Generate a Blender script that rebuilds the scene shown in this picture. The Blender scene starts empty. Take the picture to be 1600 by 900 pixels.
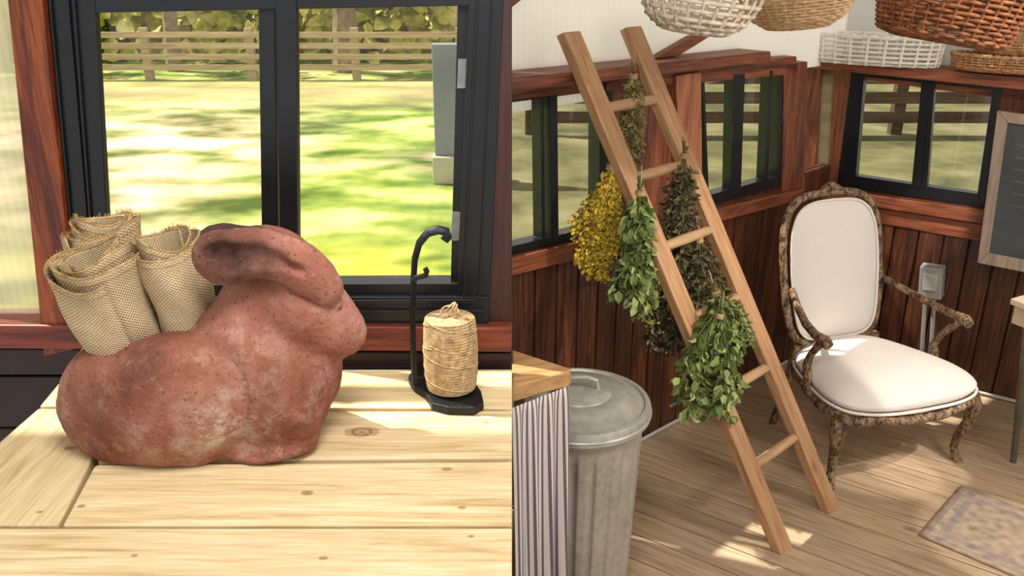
import bpy, bmesh, math, random
import numpy as np
from mathutils import Vector, Matrix
random.seed(7)
V=Vector
PIT=math.radians(21); F=1350.0; H=1.75
CP,SP=math.cos(PIT),math.sin(PIT)
CAM=V((0,0,H))
def ray(px,py):
    dx=(px-800)/F; dv=(450-py)/F
    return V((dx,CP+dv*SP,-SP+dv*CP))
def on_z(px,py,z):
    d=ray(px,py); return CAM+d*((z-H)/d.z)
def on_y(px,py,y):
    d=ray(px,py); return CAM+d*(y/d.y)
def on_pl(px,py,p0,n):
    d=ray(px,py); return CAM+d*((p0-CAM).dot(n)/d.dot(n))
def depth(p): return p.y*CP-(p.z-H)*SP
L0=V((0,2.46,0)); dL=V((.743,.669,0)).normalized(); nL=V((dL.y,-dL.x,0))
R0=V((1.40,3.72,0)); dR=V((.815,-.58,0)).normalized(); nR=V((dR.y,-dR.x,0))
if nR.y>0: nR=-nR
def LP(px,py,off=0): return on_pl(px,py,L0+nL*off,nL)
def RP(px,py,off=0): return on_pl(px,py,R0+nR*off,nR)

def srgb(h):
    h=h.lstrip('#'); c=[int(h[i:i+2],16)/255 for i in (0,2,4)]
    return tuple([(x/12.92 if x<=.04045 else ((x+.055)/1.055)**2.4) for x in c]+[1.0])

# ---------------------------------------------------------------- materials
def newmat(name,rough=.6,metal=0,col=None):
    m=bpy.data.materials.new(name); m.use_nodes=True; nt=m.node_tree
    b=nt.nodes['Principled BSDF']; b.inputs['Roughness'].default_value=rough; b.inputs['Metallic'].default_value=metal
    if col: b.inputs['Base Color'].default_value=srgb(col)
    return m,nt,b
def N(nt,t,ins=None,**kw):
    n=nt.nodes.new(t)
    for k,v in kw.items(): setattr(n,k,v)
    if ins:
        for k,v in ins.items():
            if isinstance(v,bpy.types.NodeSocket): nt.links.new(v,n.inputs[k])
            else: n.inputs[k].default_value=v
    return n
def M2(nt,op,a,b=0.0,clamp=False):
    n=nt.nodes.new('ShaderNodeMath'); n.operation=op; n.use_clamp=clamp
    for i,x in enumerate((a,b)):
        if isinstance(x,bpy.types.NodeSocket): nt.links.new(x,n.inputs[i])
        else: n.inputs[i].default_value=x
    return n.outputs[0]
def mixc(nt,fac,a,b,bt='MIX'):
    n=nt.nodes.new('ShaderNodeMix'); n.data_type='RGBA'; n.blend_type=bt
    for i,x in ((0,fac),(6,a),(7,b)):
        if isinstance(x,bpy.types.NodeSocket): nt.links.new(x,n.inputs[i])
        else: n.inputs[i].default_value=x
    return n.outputs[2]
def ramp(nt,fac,stops):
    n=nt.nodes.new('ShaderNodeValToRGB'); nt.links.new(fac,n.inputs[0]); cr=n.color_ramp
    while len(cr.elements)<len(stops): cr.elements.new(.5)
    for e,(p,c) in zip(cr.elements,stops): e.position=p; e.color=c if not isinstance(c,str) else srgb(c)
    return n.outputs[0]
def bump(nt,b,h,strength=.3,dist=.01):
    n=nt.nodes.new('ShaderNodeBump'); n.inputs['Strength'].default_value=strength; n.inputs['Distance'].default_value=dist
    nt.links.new(h,n.inputs['Height']); nt.links.new(n.outputs[0],b.inputs['Normal'])
def noise(nt,vec,scale,detail=4,rough=.5,dist=0):
    n=N(nt,'ShaderNodeTexNoise',{'Scale':scale,'Detail':detail,'Roughness':rough,'Distortion':dist})
    if vec is not None: nt.links.new(vec,n.inputs['Vector'])
    return n.outputs[0]
def pos(nt): return nt.nodes.new('ShaderNodeNewGeometry').outputs['Position']
def scaled(nt,vec,s):
    n=N(nt,'ShaderNodeVectorMath',operation='MULTIPLY'); nt.links.new(vec,n.inputs[0]); n.inputs[1].default_value=s; return n.outputs[0]

def wood(name,stops,d,fs=10,rough=.55,knot=None,var=.25,stretch=14,bmp=.25,spec=.5,spots=None,kcol='#7a5230'):
    m,nt,b=newmat(name,rough)
    b.inputs['Specular IOR Level'].default_value=spec
    g=nt.nodes.new('ShaderNodeNewGeometry'); P=g.outputs['Position']; isl=g.outputs['Random Per Island']
    d=V(d).normalized(); u=d.orthogonal().normalized(); w=d.cross(u)
    def dot(v):
        n=N(nt,'ShaderNodeVectorMath',operation='DOT_PRODUCT'); nt.links.new(P,n.inputs[0]); n.inputs[1].default_value=v; return n.outputs['Value']
    a,bb,c=dot(d),dot(u),dot(w)
    off=M2(nt,'MULTIPLY',isl,37.0)
    a2=M2(nt,'ADD',a,off)
    cb=N(nt,'ShaderNodeCombineXYZ'); nt.links.new(a2,cb.inputs[0]); nt.links.new(M2(nt,'MULTIPLY',bb,stretch),cb.inputs[1]); nt.links.new(M2(nt,'MULTIPLY',c,stretch),cb.inputs[2])
    n1=noise(nt,cb.outputs[0],fs*.35,5,.55,1.2)
    n2=noise(nt,cb.outputs[0],fs*1.3,6,.65,.3)
    f=M2(nt,'ADD',M2(nt,'MULTIPLY',n1,.6),M2(nt,'MULTIPLY',n2,.4))
    col=ramp(nt,f,[(.32+.36*i/(len(stops)-1),s) for i,s in enumerate(stops)])
    if knot:
        cb2=N(nt,'ShaderNodeCombineXYZ'); nt.links.new(M2(nt,'MULTIPLY',a2,.55),cb2.inputs[0]); nt.links.new(bb,cb2.inputs[1]); nt.links.new(c,cb2.inputs[2])
        vo=N(nt,'ShaderNodeTexVoronoi',{'Scale':4.5}); nt.links.new(cb2.outputs[0],vo.inputs['Vector'])
        k=M2(nt,'SUBTRACT',1.0,M2(nt,'MULTIPLY',vo.outputs['Distance'],11.0),True)
        col=mixc(nt,M2(nt,'MULTIPLY',k,.9),col,srgb(knot))
    if spots:
        for (p,r) in spots:
            s=N(nt,'ShaderNodeVectorMath',operation='SUBTRACT'); nt.links.new(P,s.inputs[0]); s.inputs[1].default_value=tuple(p)
            sc=scaled(nt,s.outputs[0],(.62/r,1/r,0.2/r)); ln=N(nt,'ShaderNodeVectorMath',operation='LENGTH'); nt.links.new(sc,ln.inputs[0])
            dd=M2(nt,'ADD',ln.outputs['Value'],M2(nt,'MULTIPLY',M2(nt,'SUBTRACT',n2,.5),.8))
            rg=M2(nt,'ADD',M2(nt,'MULTIPLY',M2(nt,'SINE',M2(nt,'MULTIPLY',dd,14.0)),.25),.65)
            k=M2(nt,'MULTIPLY',M2(nt,'MULTIPLY',M2(nt,'SUBTRACT',1.15,dd),3.0,True),rg)
            col=mixc(nt,k,col,srgb(kcol))
    vv=M2(nt,'ADD',M2(nt,'MULTIPLY',isl,var),1.0-var/2)
    gr=N(nt,'ShaderNodeCombineColor'); 
    for i in range(3): nt.links.new(vv,gr.inputs[i])
    col=mixc(nt,1.0,col,gr.outputs[0],'MULTIPLY')
    nt.links.new(col,b.inputs['Base Color'])
    bump(nt,b,n2,bmp,.003)
    return m
def noisy(name,stops,scale=8,rough=.6,metal=0,bmp=.2,detail=5,bd=.004,lo=.3,hi=.7):
    m,nt,b=newmat(name,rough,metal)
    P=pos(nt); n=noise(nt,P,scale,detail,.6,.2)
    nt.links.new(ramp(nt,n,[(lo+(hi-lo)*i/(len(stops)-1),s) for i,s in enumerate(stops)]),b.inputs['Base Color'])
    if bmp: bump(nt,b,noise(nt,P,scale*4,4),bmp,bd)
    return m
X_,Y_,Z_=(1,0,0),(0,1,0),(0,0,1)
TZ=1.0
def T(px,py): return on_z(px,py,TZ)
spots=[(T(566,675),.017),(T(127,791),.004),(T(722,793),.004),(T(736,838),.003),(T(698,733),.005),(T(505,872),.004),(T(210,868),.003),(T(760,660),.003),(T(480,770),.006)]
pine=wood('pine_bench',['#ae8f5f','#ceb386','#dfc9a0','#eadbb8'],X_,9,.6,None,.14,spots=spots)
pine_y=wood('pine_bench_cross',['#ae8f5f','#ceb386','#dcc69b','#e7d5ad'],Y_,9,.6,None,.12,spots=[(T(110,700),.006),(T(62,800),.003),(T(120,600),.003)])
redwood_v=wood('stained_post',['#2c0f08','#5c2410','#8a431d','#9f5427'],Z_,7,.45,None,.2)
redwood_x=wood('stained_sill',['#2a0d0a','#551f16','#7a3522','#8a4128'],X_,7,.45,None,.2)
maroon=wood('dark_wall_boards',['#12060a','#260b0e','#3a1215'],X_,6,.5,None,.3)
brn_L=wood('stained_rail_long',['#33170d','#643420','#8a4c2d','#a16140'],dL,7,.5,None,.2)
brn_R=wood('stained_rail_short',['#3f1d11','#733b25','#975536','#ae6b49'],dR,7,.5,None,.2)
brn_V=wood('stained_stud',['#33170d','#643220','#8a4c2e','#9c5c3b'],Z_,7,.5,None,.25)
wains=wood('wainscot_boards',['#200f09','#3f1d12','#60351f','#7a4a2c'],Z_,7,.42,None,.5)
floorw=wood('floor_boards',['#8a7058','#b19679','#c4a98b','#cfb79a'],dR,8,.6,'#644630',.2)
ladw=wood('ladder_wood',['#8e6341','#ad8059','#c1946b','#cfa880'],(-.4,.14,.9),9,.55,'#5f3a20',.1)
rungw=wood('rung_wood',['#9e7a55','#ba946d','#ccaa85'],(.7,.7,0),9,.5,None,.1)
black=noisy('black_aluminium',['#080a0e','#12161e'],6,.35,0,0)
iron=noisy('black_iron',['#06070a','#14161b'],40,.5,.3,.3)
steelg=noisy('grey_latch',['#77797a','#9a9c9c'],20,.4,.6,0)
def glassmat():
    m=bpy.data.materials.new('window_glass'); m.use_nodes=True; nt=m.node_tree; nt.nodes.clear()
    o=nt.nodes.new('ShaderNodeOutputMaterial'); t=nt.nodes.new('ShaderNodeBsdfTransparent'); g=nt.nodes.new('ShaderNodeBsdfGlossy'); g.inputs['Roughness'].default_value=.02
    x=nt.nodes.new('ShaderNodeMixShader'); x.inputs[0].default_value=.05
    nt.links.new(t.outputs[0],x.inputs[1]); nt.links.new(g.outputs[0],x.inputs[2]); nt.links.new(x.outputs[0],o.inputs[0]); return m
glass=glassmat()
def polymat(name,col,tr=.35,dvec=X_,sc=160,amp=.06):
    m=bpy.data.materials.new(name); m.use_nodes=True; nt=m.node_tree; nt.nodes.clear()
    o=nt.nodes.new('ShaderNodeOutputMaterial'); t=nt.nodes.new('ShaderNodeBsdfTransparent'); g=nt.nodes.new('ShaderNodeBsdfTranslucent'); d=nt.nodes.new('ShaderNodeBsdfDiffuse')
    P=pos(nt); n=N(nt,'ShaderNodeVectorMath',operation='DOT_PRODUCT'); nt.links.new(P,n.inputs[0]); n.inputs[1].default_value=dvec
    s=M2(nt,'SINE',M2(nt,'MULTIPLY',n.outputs['Value'],sc*6.28))
    k=M2(nt,'ADD',M2(nt,'MULTIPLY',s,amp),.93)
    cc=N(nt,'ShaderNodeCombineColor')
    for i in range(3): nt.links.new(k,cc.inputs[i])
    c=mixc(nt,1.0,srgb(col),cc.outputs[0],'MULTIPLY')
    nt.links.new(c,g.inputs[0]); nt.links.new(c,d.inputs[0])
    a=nt.nodes.new('ShaderNodeMixShader'); a.inputs[0].default_value=.5; nt.links.new(g.outputs[0],a.inputs[1]); nt.links.new(d.outputs[0],a.inputs[2])
    x=nt.nodes.new('ShaderNodeMixShader'); x.inputs[0].default_value=tr; nt.links.new(a.outputs[0],x.inputs[1]); nt.links.new(t.outputs[0],x.inputs[2])
    nt.links.new(x.outputs[0],o.inputs[0]); return m
poly_clear=polymat('fluted_polycarbonate','#e9e4cc',.5,X_,60,.05)
poly_white=polymat('white_polycarbonate','#f0eeec',.03,dL,40,.012)

# ---------------------------------------------------------------- mesh builder
WORLD={}
def link(ob): bpy.context.scene.collection.objects.link(ob)
def thing(name,label,category,loc,group=None):
    e=bpy.data.objects.new(name,None); e.empty_display_size=.05; e.location=loc; link(e); WORLD[e.name]=V(loc)
    e['label']=label; e['category']=category
    if group: e['group']=group
    return e
class MB:
    def __init__(s): s.v=[]; s.f=[]; s.uv=[]
    def add(s,vs,fs,uv=None):
        o=len(s.v); s.v+= [V(p) for p in vs]; s.f+=[tuple(i+o for i in f) for f in fs]
        s.uv+= uv if uv else [(0,0)]*len(vs)
    def prism(s,poly,off):
        n=len(poly); off=V(off); a=[V(p) for p in poly]; b=[p+off for p in a]
        s.add(a+b,[tuple(range(n)),tuple(range(2*n-1,n-1,-1))]+[(i,i+n,(i+1)%n+n,(i+1)%n) for i in range(n)])
        return s
    def box(s,c,hx,hy,hz,R=None):
        R=R or Matrix.Identity(3); c=V(c)
        vs=[c+R@V((x*hx,y*hy,z*hz)) for x in(-1,1) for y in(-1,1) for z in(-1,1)]
        s.add(vs,[(0,1,3,2),(4,6,7,5),(0,4,5,1),(2,3,7,6),(0,2,6,4),(1,5,7,3)]); return s
    def bx(s,x0,x1,y0,y1,z0,z1): return s.box(((x0+x1)/2,(y0+y1)/2,(z0+z1)/2),(x1-x0)/2,(y1-y0)/2,(z1-z0)/2)
    def tube(s,pts,rad,n=8,closed=False,flat=1.0,up=None,rj=0):
        pts=[V(p) for p in pts]; m=len(pts)
        if not hasattr(rad,'__len__'): rad=[rad]*m
        T=[]
        for i in range(m):
            if closed: t=pts[(i+1)%m]-pts[i-1]
            else: t=pts[min(i+1,m-1)]-pts[max(i-1,0)]
            T.append(t.normalized() if t.length>1e-9 else V((0,0,1)))
        u=(V(up) if up is not None else T[0].orthogonal()); vs=[]
        for i in range(m):
            if up is not None: u=V(up)
            u=(u-T[i]*u.dot(T[i]))
            u=u.normalized() if u.length>1e-6 else T[i].orthogonal().normalized()
            w=T[i].cross(u)
            for k in range(n):
                a=2*math.pi*k/n; r=rad[i]*(1+random.uniform(-rj,rj) if rj else 1)
                vs.append(pts[i]+u*(math.cos(a)*r*flat)+w*(math.sin(a)*r))
        fs=[]
        for i in range(m if closed else m-1):
            j=(i+1)%m
            for k in range(n): fs.append((i*n+k,i*n+(k+1)%n,j*n+(k+1)%n,j*n+k))
        if not closed: fs+= [tuple(range(n-1,-1,-1)),tuple(range((m-1)*n,m*n))]
        s.add(vs,fs); return s
    def lathe(s,prof,c,n=48,rf=None,cap=True,R=None):
        c=V(c); vs=[]
        for j,(r,z) in enumerate(prof):
            for k in range(n):
                a=2*math.pi*k/n; rr=rf(r,z,a) if rf else r
                p=V((rr*math.cos(a),rr*math.sin(a),z)); vs.append(c+(R@p if R else p))
        fs=[(j*n+k,j*n+(k+1)%n,(j+1)*n+(k+1)%n,(j+1)*n+k) for j in range(len(prof)-1) for k in range(n)]
        if cap: fs+=[tuple(range(n-1,-1,-1)),tuple(range((len(prof)-1)*n,len(prof)*n))]
        s.add(vs,fs); return s
    def leaf(s,p,d,nrm,L,W,curl=.2):
        d=V(d).normalized(); nrm=V(nrm); sd=d.cross(nrm)
        if sd.length<1e-4: sd=d.orthogonal()
        sd.normalize(); up=sd.cross(d)
        a=[p,p+d*L*.35+sd*W*.5+up*L*curl*.3,p+d*L*.75+sd*W*.35+up*L*curl*.2,p+d*L-up*L*curl*.4,p+d*L*.75-sd*W*.35+up*L*curl*.2,p+d*L*.35-sd*W*.5+up*L*curl*.3,p+d*L*.5+up*L*curl*.05]
        s.add(a,[(0,1,6),(1,2,6),(2,3,6),(3,4,6),(4,5,6),(5,0,6)])
    def grid(s,fn,nu,nv,uvf=None):
        vs=[fn(i/nu,j/nv) for i in range(nu+1) for j in range(nv+1)]
        uv=[uvf(i/nu,j/nv) if uvf else (i/nu,j/nv) for i in range(nu+1) for j in range(nv+1)]
        s.add(vs,[(i*(nv+1)+j,(i+1)*(nv+1)+j,(i+1)*(nv+1)+j+1,i*(nv+1)+j+1) for i in range(nu) for j in range(nv)],uv); return s
    def obj(s,name,mat,parent=None,smooth=True,bevel=0,recalc=True,label=None,kind=None,solid=0,cut=None,angle=38,category=None,group=None):
        vs=s.v
        mn=V([min(p[i] for p in vs) for i in range(3)]); mx=V([max(p[i] for p in vs) for i in range(3)])
        c=V(((mn.x+mx.x)/2,(mn.y+mx.y)/2,mn.z))
        me=bpy.data.meshes.new(name); me.from_pydata([tuple(p-c) for p in vs],[],s.f)
        uvl=me.uv_layers.new(name='UVMap')
        li=np.zeros(len(me.loops),dtype=np.int32); me.loops.foreach_get('vertex_index',li)
        uvl.data.foreach_set('uv',np.array(s.uv,dtype=np.float32)[li].ravel())
        bm=bmesh.new(); bm.from_mesh(me)
        if cut:
            for (p0,n) in cut:
                bmesh.ops.bisect_plane(bm,geom=bm.verts[:]+bm.edges[:]+bm.faces[:],plane_co=p0-c,plane_no=n,clear_outer=True)
                ed=[e for e in bm.edges if e.is_boundary]
                if ed: bmesh.ops.holes_fill(bm,edges=ed)
        if recalc: bmesh.ops.recalc_face_normals(bm,faces=bm.faces)
        for f in bm.faces: f.smooth=smooth
        if smooth:
            for e in bm.edges:
                if len(e.link_faces)==2 and e.calc_face_angle(0)>math.radians(angle): e.smooth=False
        bm.to_mesh(me); bm.free()
        ob=bpy.data.objects.new(name,me); ob.location=c; link(ob); me.materials.append(mat)
        WORLD[ob.name]=c.copy()
        if parent: ob.parent=parent; ob.matrix_parent_inverse=Matrix.Translation(-WORLD[parent.name])
        if solid: 
            md=ob.modifiers.new('Solid','SOLIDIFY'); md.thickness=solid; md.offset=0
        if bevel:
            md=ob.modifiers.new('Bevel','BEVEL'); md.width=bevel; md.segments=2; md.limit_method='ANGLE'
        if label: ob['label']=label
        if kind: ob['kind']=kind
        if category: ob['category']=category
        if group: ob['group']=group
        return ob
def surfnet(f,lo,hi,h):
    xs=[np.arange(lo[i],hi[i],h) for i in range(3)]
    G=np.meshgrid(*xs,indexing='ij'); D=f(*G)
    nx,ny,nz=D.shape; cnt=np.zeros((nx-1,ny-1,nz-1)); P=np.zeros((nx-1,ny-1,nz-1,3))
    ins=D<0
    def sub(A,o): return A[o[0]:nx-1+o[0],o[1]:ny-1+o[1],o[2]:nz-1+o[2]]
    cs=[(a,b,c) for a in(0,1) for b in(0,1) for c in(0,1)]
    for a in cs:
        for ax in range(3):
            if a[ax]==0:
                b=list(a); b[ax]=1; b=tuple(b)
                da,db=sub(D,a),sub(D,b); m=(sub(ins,a)!=sub(ins,b))
                t=np.where(m,da/np.where(m,da-db,1),0)
                for i in range(3): P[...,i]+=np.where(m,a[i]+(t if i==ax else 0),0)
                cnt+=m
    act=cnt>0; idx=-np.ones(act.shape,dtype=np.int64); idx[act]=np.arange(act.sum())
    ijk=np.argwhere(act); pv=(ijk+P[act]/cnt[act][:,None])*h+np.array(lo)
    faces=[]
    for ax in range(3):
        o=[0,0,0]; o[ax]=1
        A=ins[:nx-o[0],:ny-o[1],:nz-o[2]]; B=ins[o[0]:,o[1]:,o[2]:]
        for I in np.argwhere(A!=B):
            b,c=[(ax+1)%3,(ax+2)%3]
            if I[b]<1 or I[c]<1 or I[b]>=D.shape[b]-1 or I[c]>=D.shape[c]-1: continue
            q=[]
            for (db,dc) in((-1,-1),(0,-1),(0,0),(-1,0)):
                J=list(I); J[b]+=db; J[c]+=dc; q.append(int(idx[tuple(J)]))
            if min(q)<0: continue
            if not ins[tuple(I)]: q=q[::-1]
            faces.append(tuple(q))
    return [tuple(p) for p in pv],faces
def smin(a,b,k):
    h=np.clip(.5+.5*(b-a)/k,0,1); return b*(1-h)+a*h-k*h*(1-h)
def ellf(c,r,ang=0):
    ca,sa=math.cos(ang),math.sin(ang)
    def f(X,Y,Z):
        x,y,z=X-c[0],Y-c[1],Z-c[2]; x,z=ca*x+sa*z,-sa*x+ca*z
        k0=np.sqrt((x/r[0])**2+(y/r[1])**2+(z/r[2])**2)+1e-9; k1=np.sqrt((x/r[0]**2)**2+(y/r[1]**2)**2+(z/r[2]**2)**2)+1e-9
        return k0*(k0-1)/k1
    return f

# ================================================================ LEFT: potting bench by the window
bench=thing('work_bench','pale pine slatted workbench under the window','workbench',(-.45,1.2,0))
top=MB()
dn=(0,0,-.038)
top.prism([T(-60,825),T(800,825),T(800,1000),T(-60,1000)],dn)
top.prism([T(98,820.5),T(147,729),T(152,726),T(800,721),T(800,820.5)],dn)
top.prism([T(153,720),T(154,700),T(196,642),T(800,642),T(800,715)],dn)
top.prism([T(110,577),T(800,577),T(800,637.5),T(62,634.5)],dn)
bt=top.obj('table_top',pine,bench,smooth=False,bevel=.0025)
mb=MB(); mb.prism([T(60,638),T(188,638),T(144,716),T(91,820.5),T(-45,820.5),T(0,690)],dn)
mb.obj('table_top_end_board',pine_y,bench,smooth=False,bevel=.0025)
MB().prism([T(112,582)-V((0,0,.039)),T(800,580)-V((0,0,.039)),T(800,985)-V((0,0,.039)),T(-50,985)-V((0,0,.039))],(0,0,-.01)).obj('seam_shade_sheet',maroon,bench,smooth=False)  # added dark sheet, makes the plank seams read as shaded gaps
MB().bx(-.80,0,1.40,1.43,TZ-.13,TZ-.05).obj('apron',pine,bench,smooth=False)
MB().bx(-.80,0,.8,.83,TZ-.13,TZ-.05).obj('apron',pine,bench,smooth=False)
for x in(-.80,-.08):
    for y in(.84,1.37):
        MB().bx(x-.03,x+.03,y-.03,y+.03,0,TZ-.05).obj('leg',pine,bench,smooth=False,bevel=.003)

# wall & window
WY=1.56
def W(px,py,y=WY): return on_y(px,py,y)
def wp(poly,y,th): 
    return [W(a,b,y) for a,b in poly],(0,th,0)
def structure(mb,name,mat,**k): return mb.obj(name,mat,None,smooth=False,kind='structure',**k)
mb=MB(); mb.prism(*wp([(8,-30),(62,-30),(122,545),(68,557)],1.53,.07)); structure(mb,'trim_1',redwood_v,bevel=.003)
mb=MB(); mb.prism(*wp([(-60,-30),(12,-30),(72,515),(-60,515)],1.58,.006)); structure(mb,'window_2',poly_clear)
mb=MB(); mb.prism(*wp([(786,-30),(800,-30),(800,512),(762,512)],1.55,.06)); structure(mb,'trim_2',wood('dark_jamb',['#1d0c10','#3a1a18','#54281f'],Z_,6,.5),bevel=.002)
mb=MB(); mb.prism(*wp([(-80,508),(800,512),(800,551),(-80,545)],1.522,.09)); structure(mb,'trim_3',redwood_x,bevel=.004)
mb=MB(); mb.prism(*wp([(-80,545),(800,552),(800,572),(-80,585)],1.535,.06)); structure(mb,'trim_4',maroon,bevel=.003)
mb=MB()
z=0
while z<1.03:
    mb.bx(-1.5,0,1.56,1.60,z+.003,min(z+.12,1.035)); z+=.12
mb.bx(-1.5,0,1.575,1.6,0,1.03)
structure(mb,'wall_back',maroon,bevel=.004)
structure(MB().bx(-.002,0,1.64,2.46,0,2.42),'wall_sun_block',maroon)  # added edge-on sheet, keeps garden sun off the right-hand floor
mb=MB()
mb.prism(*wp([(62,-30),(146,-30),(173,446),(178,512),(116,512)],1.548,.018))
mb.prism(*wp([(112,466),(764,464),(763,511),(117,511)],1.54,.07))
mb.prism(*wp([(112,446),(764,443),(763,470),(117,470)],1.555,.05))
mb.prism(*wp([(734,-30),(788,-30),(763,511),(712,511)],1.545,.06))
mb.prism(*wp([(716,-30),(737,-30),(716,446),(704,446)],1.568,.03))
mb.prism(*wp([(60,-30),(788,-30),(788,8),(62,22)],1.55,.05))
mb.prism(*wp([(403,-30),(428,-30),(436,446),(410,446)],1.558,.015))
mb.prism(*wp([(431,-30),(462,-30),(466,446),(438,446)],1.545,.025))
for a,b in((72,122),(100,146),(110,150)):
    mb.prism(*wp([(a,-30),(a+4,-30),(b+4,500),(b,500)],1.541,.01))
mb.prism(*wp([(745,-30),(749,-30),(724,500),(720,500)],1.541,.01))
mb.prism(*wp([(768,-30),(771,-30),(748,500),(745,500)],1.541,.01))
mb.prism(*wp([(470,470),(745,468),(743,474),(470,476)],1.536,.01))
mb.prism(*wp([(124,486),(757,484),(756,488),(124,490)],1.534,.01))
w1=structure(mb,'window_1',black,bevel=.0015); w1['label']='black framed sliding window'
mb=MB()
mb.prism(*wp([(716,92),(729,92),(727,138),(714,138)],1.562,.01)); mb.prism(*wp([(707,332),(720,332),(717,376),(704,376)],1.562,.01))
mb.obj('latch',steelg,w1,smooth=False,label='grey metal latch plates')
mb=MB(); mb.add([W(140,0,1.575),W(405,0,1.575),W(412,450,1.575),W(168,450,1.575)],[(0,1,2,3)]); mb.add([W(436,0,1.572),W(722,0,1.572),W(708,450,1.572),W(440,450,1.572)],[(0,1,2,3)])
mb.obj('glass_pane',glass,w1,smooth=False)

# ---- rabbit planter
BY=1.28
def E(px,py,Y,rx,ry,rz,rot=0):
    c=on_y(px,py,Y); s=F/depth(c); a=rx/s; zz=rz/s
    zz=math.sqrt(max(zz*zz-(ry*.45)**2,(zz*.6)**2))/.9
    return ellf(c,(a,ry,zz),-math.radians(rot))
def uni(L,X,Y,Z,d=None):
    for f,k in L:
        e=f(X,Y,Z); d=e if d is None else smin(d,e,k)
    return d
body=[(E(245,634,BY,135,.122,100),.02),(E(190,606,BY-.055,80,.060,72),.02),(E(190,590,BY+.05,76,.06,64),.02),(E(148,608,BY,38,.09,72),.02),
 (E(270,590,BY-.045,90,.070,60,-14),.02),(E(340,650,BY-.01,110,.10,75),.02),
 (E(432,600,BY-.01,88,.105,104),.03),(E(385,540,BY-.01,80,.085,84,-30),.03),(E(425,468,BY,76,.060,62,10),.03),
 (E(118,634,BY-.02,24,.032,33),.012)]
haunch=E(276,624,BY-.068,136,.082,106,-14)
headL=[(E(484,476,BY-.012,74,.066,56,40),.02),(E(530,518,BY-.012,42,.048,40,30),.03),(E(470,432,BY-.01,50,.05,38,30),.02),(E(498,566,BY-.005,34,.055,58,-12),.03)]
armf=E(452,628,BY-.070,42,.036,84,-8)
feetL=[(E(425,698,BY-.070,66,.045,19,-8),.018),(E(285,718,BY-.070,108,.055,22),.018)]
earN=[(E(352,403,BY-.072,52,.024,43,8),.01),(E(415,397,BY-.070,66,.026,38,12),.02),(E(478,422,BY-.058,58,.028,36,40),.02),(E(512,450,BY-.045,26,.028,24,50),.015)]
earF=[(E(360,383,BY+.065,60,.022,33,0),.012),(E(440,392,BY+.055,60,.024,34,25),.02)]
subs=[(E(215,500,BY+.008,90,.078,66,-8),.010),(E(346,404,BY-.100,42,.022,27,6),.006),(E(404,402,BY-.098,44,.019,18,14),.010),(E(455,416,BY-.088,26,.011,8,32),.008)]
def groove(d,e,w=.004,a=.0045):
    return d+a*np.exp(-(e/w)**2)
def rab0(X,Y,Z):
    d=uni(body,X,Y,Z)
    h=haunch(X,Y,Z)
    gate=np.clip((X-on_y(330,600,1.2).x)/.05,0,1)
    d=d+gate*.005*np.exp(-((h-.002)/.006)**2); d=smin(d,h,.010)
    ar=armf(X,Y,Z); d=smin(d,ar,.022)
    hd=uni(headL,X,Y,Z); d=smin(d,hd,.022)
    d=uni(feetL,X,Y,Z,d)
    en=uni(earN,X,Y,Z); d=groove(d,en-.001,.004,.005); d=smin(d,en,.005)
    ef=uni(earF,X,Y,Z); d=smin(d,ef,.006)
    for f,k in subs: d=-smin(-d,f(X,Y,Z),k)
    return d
def hit(px,py):
    r=ray(px,py); t=np.arange(.9,1.8,.0012)
    D=rab0(r.x*t,r.y*t,H+r.z*t); i=np.argmax(D<0)
    return V((r.x*t[i],r.y*t[i],H+r.z*t[i])) if (D<0).any() else V((0,0,0))
eyeP=hit(525,474); eye=ellf(eyeP-V((0,.001,0)),(.0125,.011,.0095)); ring=ellf(eyeP,(.019,.014,.0145))
mouth=[hit(566,546),hit(558,551),hit(547,554),hit(538,556)]
nost=hit(563,522)
def seg(a,b,r):
    def f(X,Y,Z):
        ab=b-a; L2=ab.dot(ab)+1e-9; t=np.clip(((X-a.x)*ab.x+(Y-a.y)*ab.y+(Z-a.z)*ab.z)/L2,0,1)
        return np.sqrt((X-a.x-ab.x*t)**2+(Y-a.y-ab.y*t)**2+(Z-a.z-ab.z*t)**2)-r
    return f
def rab(X,Y,Z):
    d=rab0(X,Y,Z)
    d=-smin(-d,ring(X,Y,Z)+.004,.004); d=smin(d,eye(X,Y,Z),.002)
    for a,b in zip(mouth[:-1],mouth[1:]): d=-smin(-d,seg(a,b,.0035)(X,Y,Z),.004)
    d=-smin(-d,seg(nost,nost+V((.003,0,.004)),.003)(X,Y,Z),.003)
    d=d+.0012*np.sin(X*70+Y*31)*np.sin(Z*63+X*17)*np.sin(Y*55)+.0006*np.sin(X*190+3*np.sin(Z*80))*np.sin(Z*210+2*np.sin(X*70))
    return np.maximum(d,TZ+.001-Z)
mb=MB(); pv,fc=surfnet(rab,(-.80,1.06,TZ-.01),(-.17,1.46,TZ+.42),.0034); mb.add(pv,fc)
m,nt,b=newmat('terracotta',.9)
b.inputs['Specular IOR Level'].default_value=.25
P=pos(nt); n1=noise(nt,P,6,6,.6,.4); n2=noise(nt,P,28,6,.7); n3=noise(nt,P,170,3,.6); n4=noise(nt,P,75,4,.7)
c=ramp(nt,n1,[(.3,'#54342a'),(.43,'#7d4d3d'),(.55,'#925d4e'),(.70,'#a57466')])
sep=N(nt,'ShaderNodeSeparateXYZ'); nt.links.new(P,sep.inputs[0])
low=M2(nt,'SUBTRACT',1.0,M2(nt,'MULTIPLY',M2(nt,'ABSOLUTE',M2(nt,'SUBTRACT',sep.outputs[2],1.05)),10.0),True)
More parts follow.
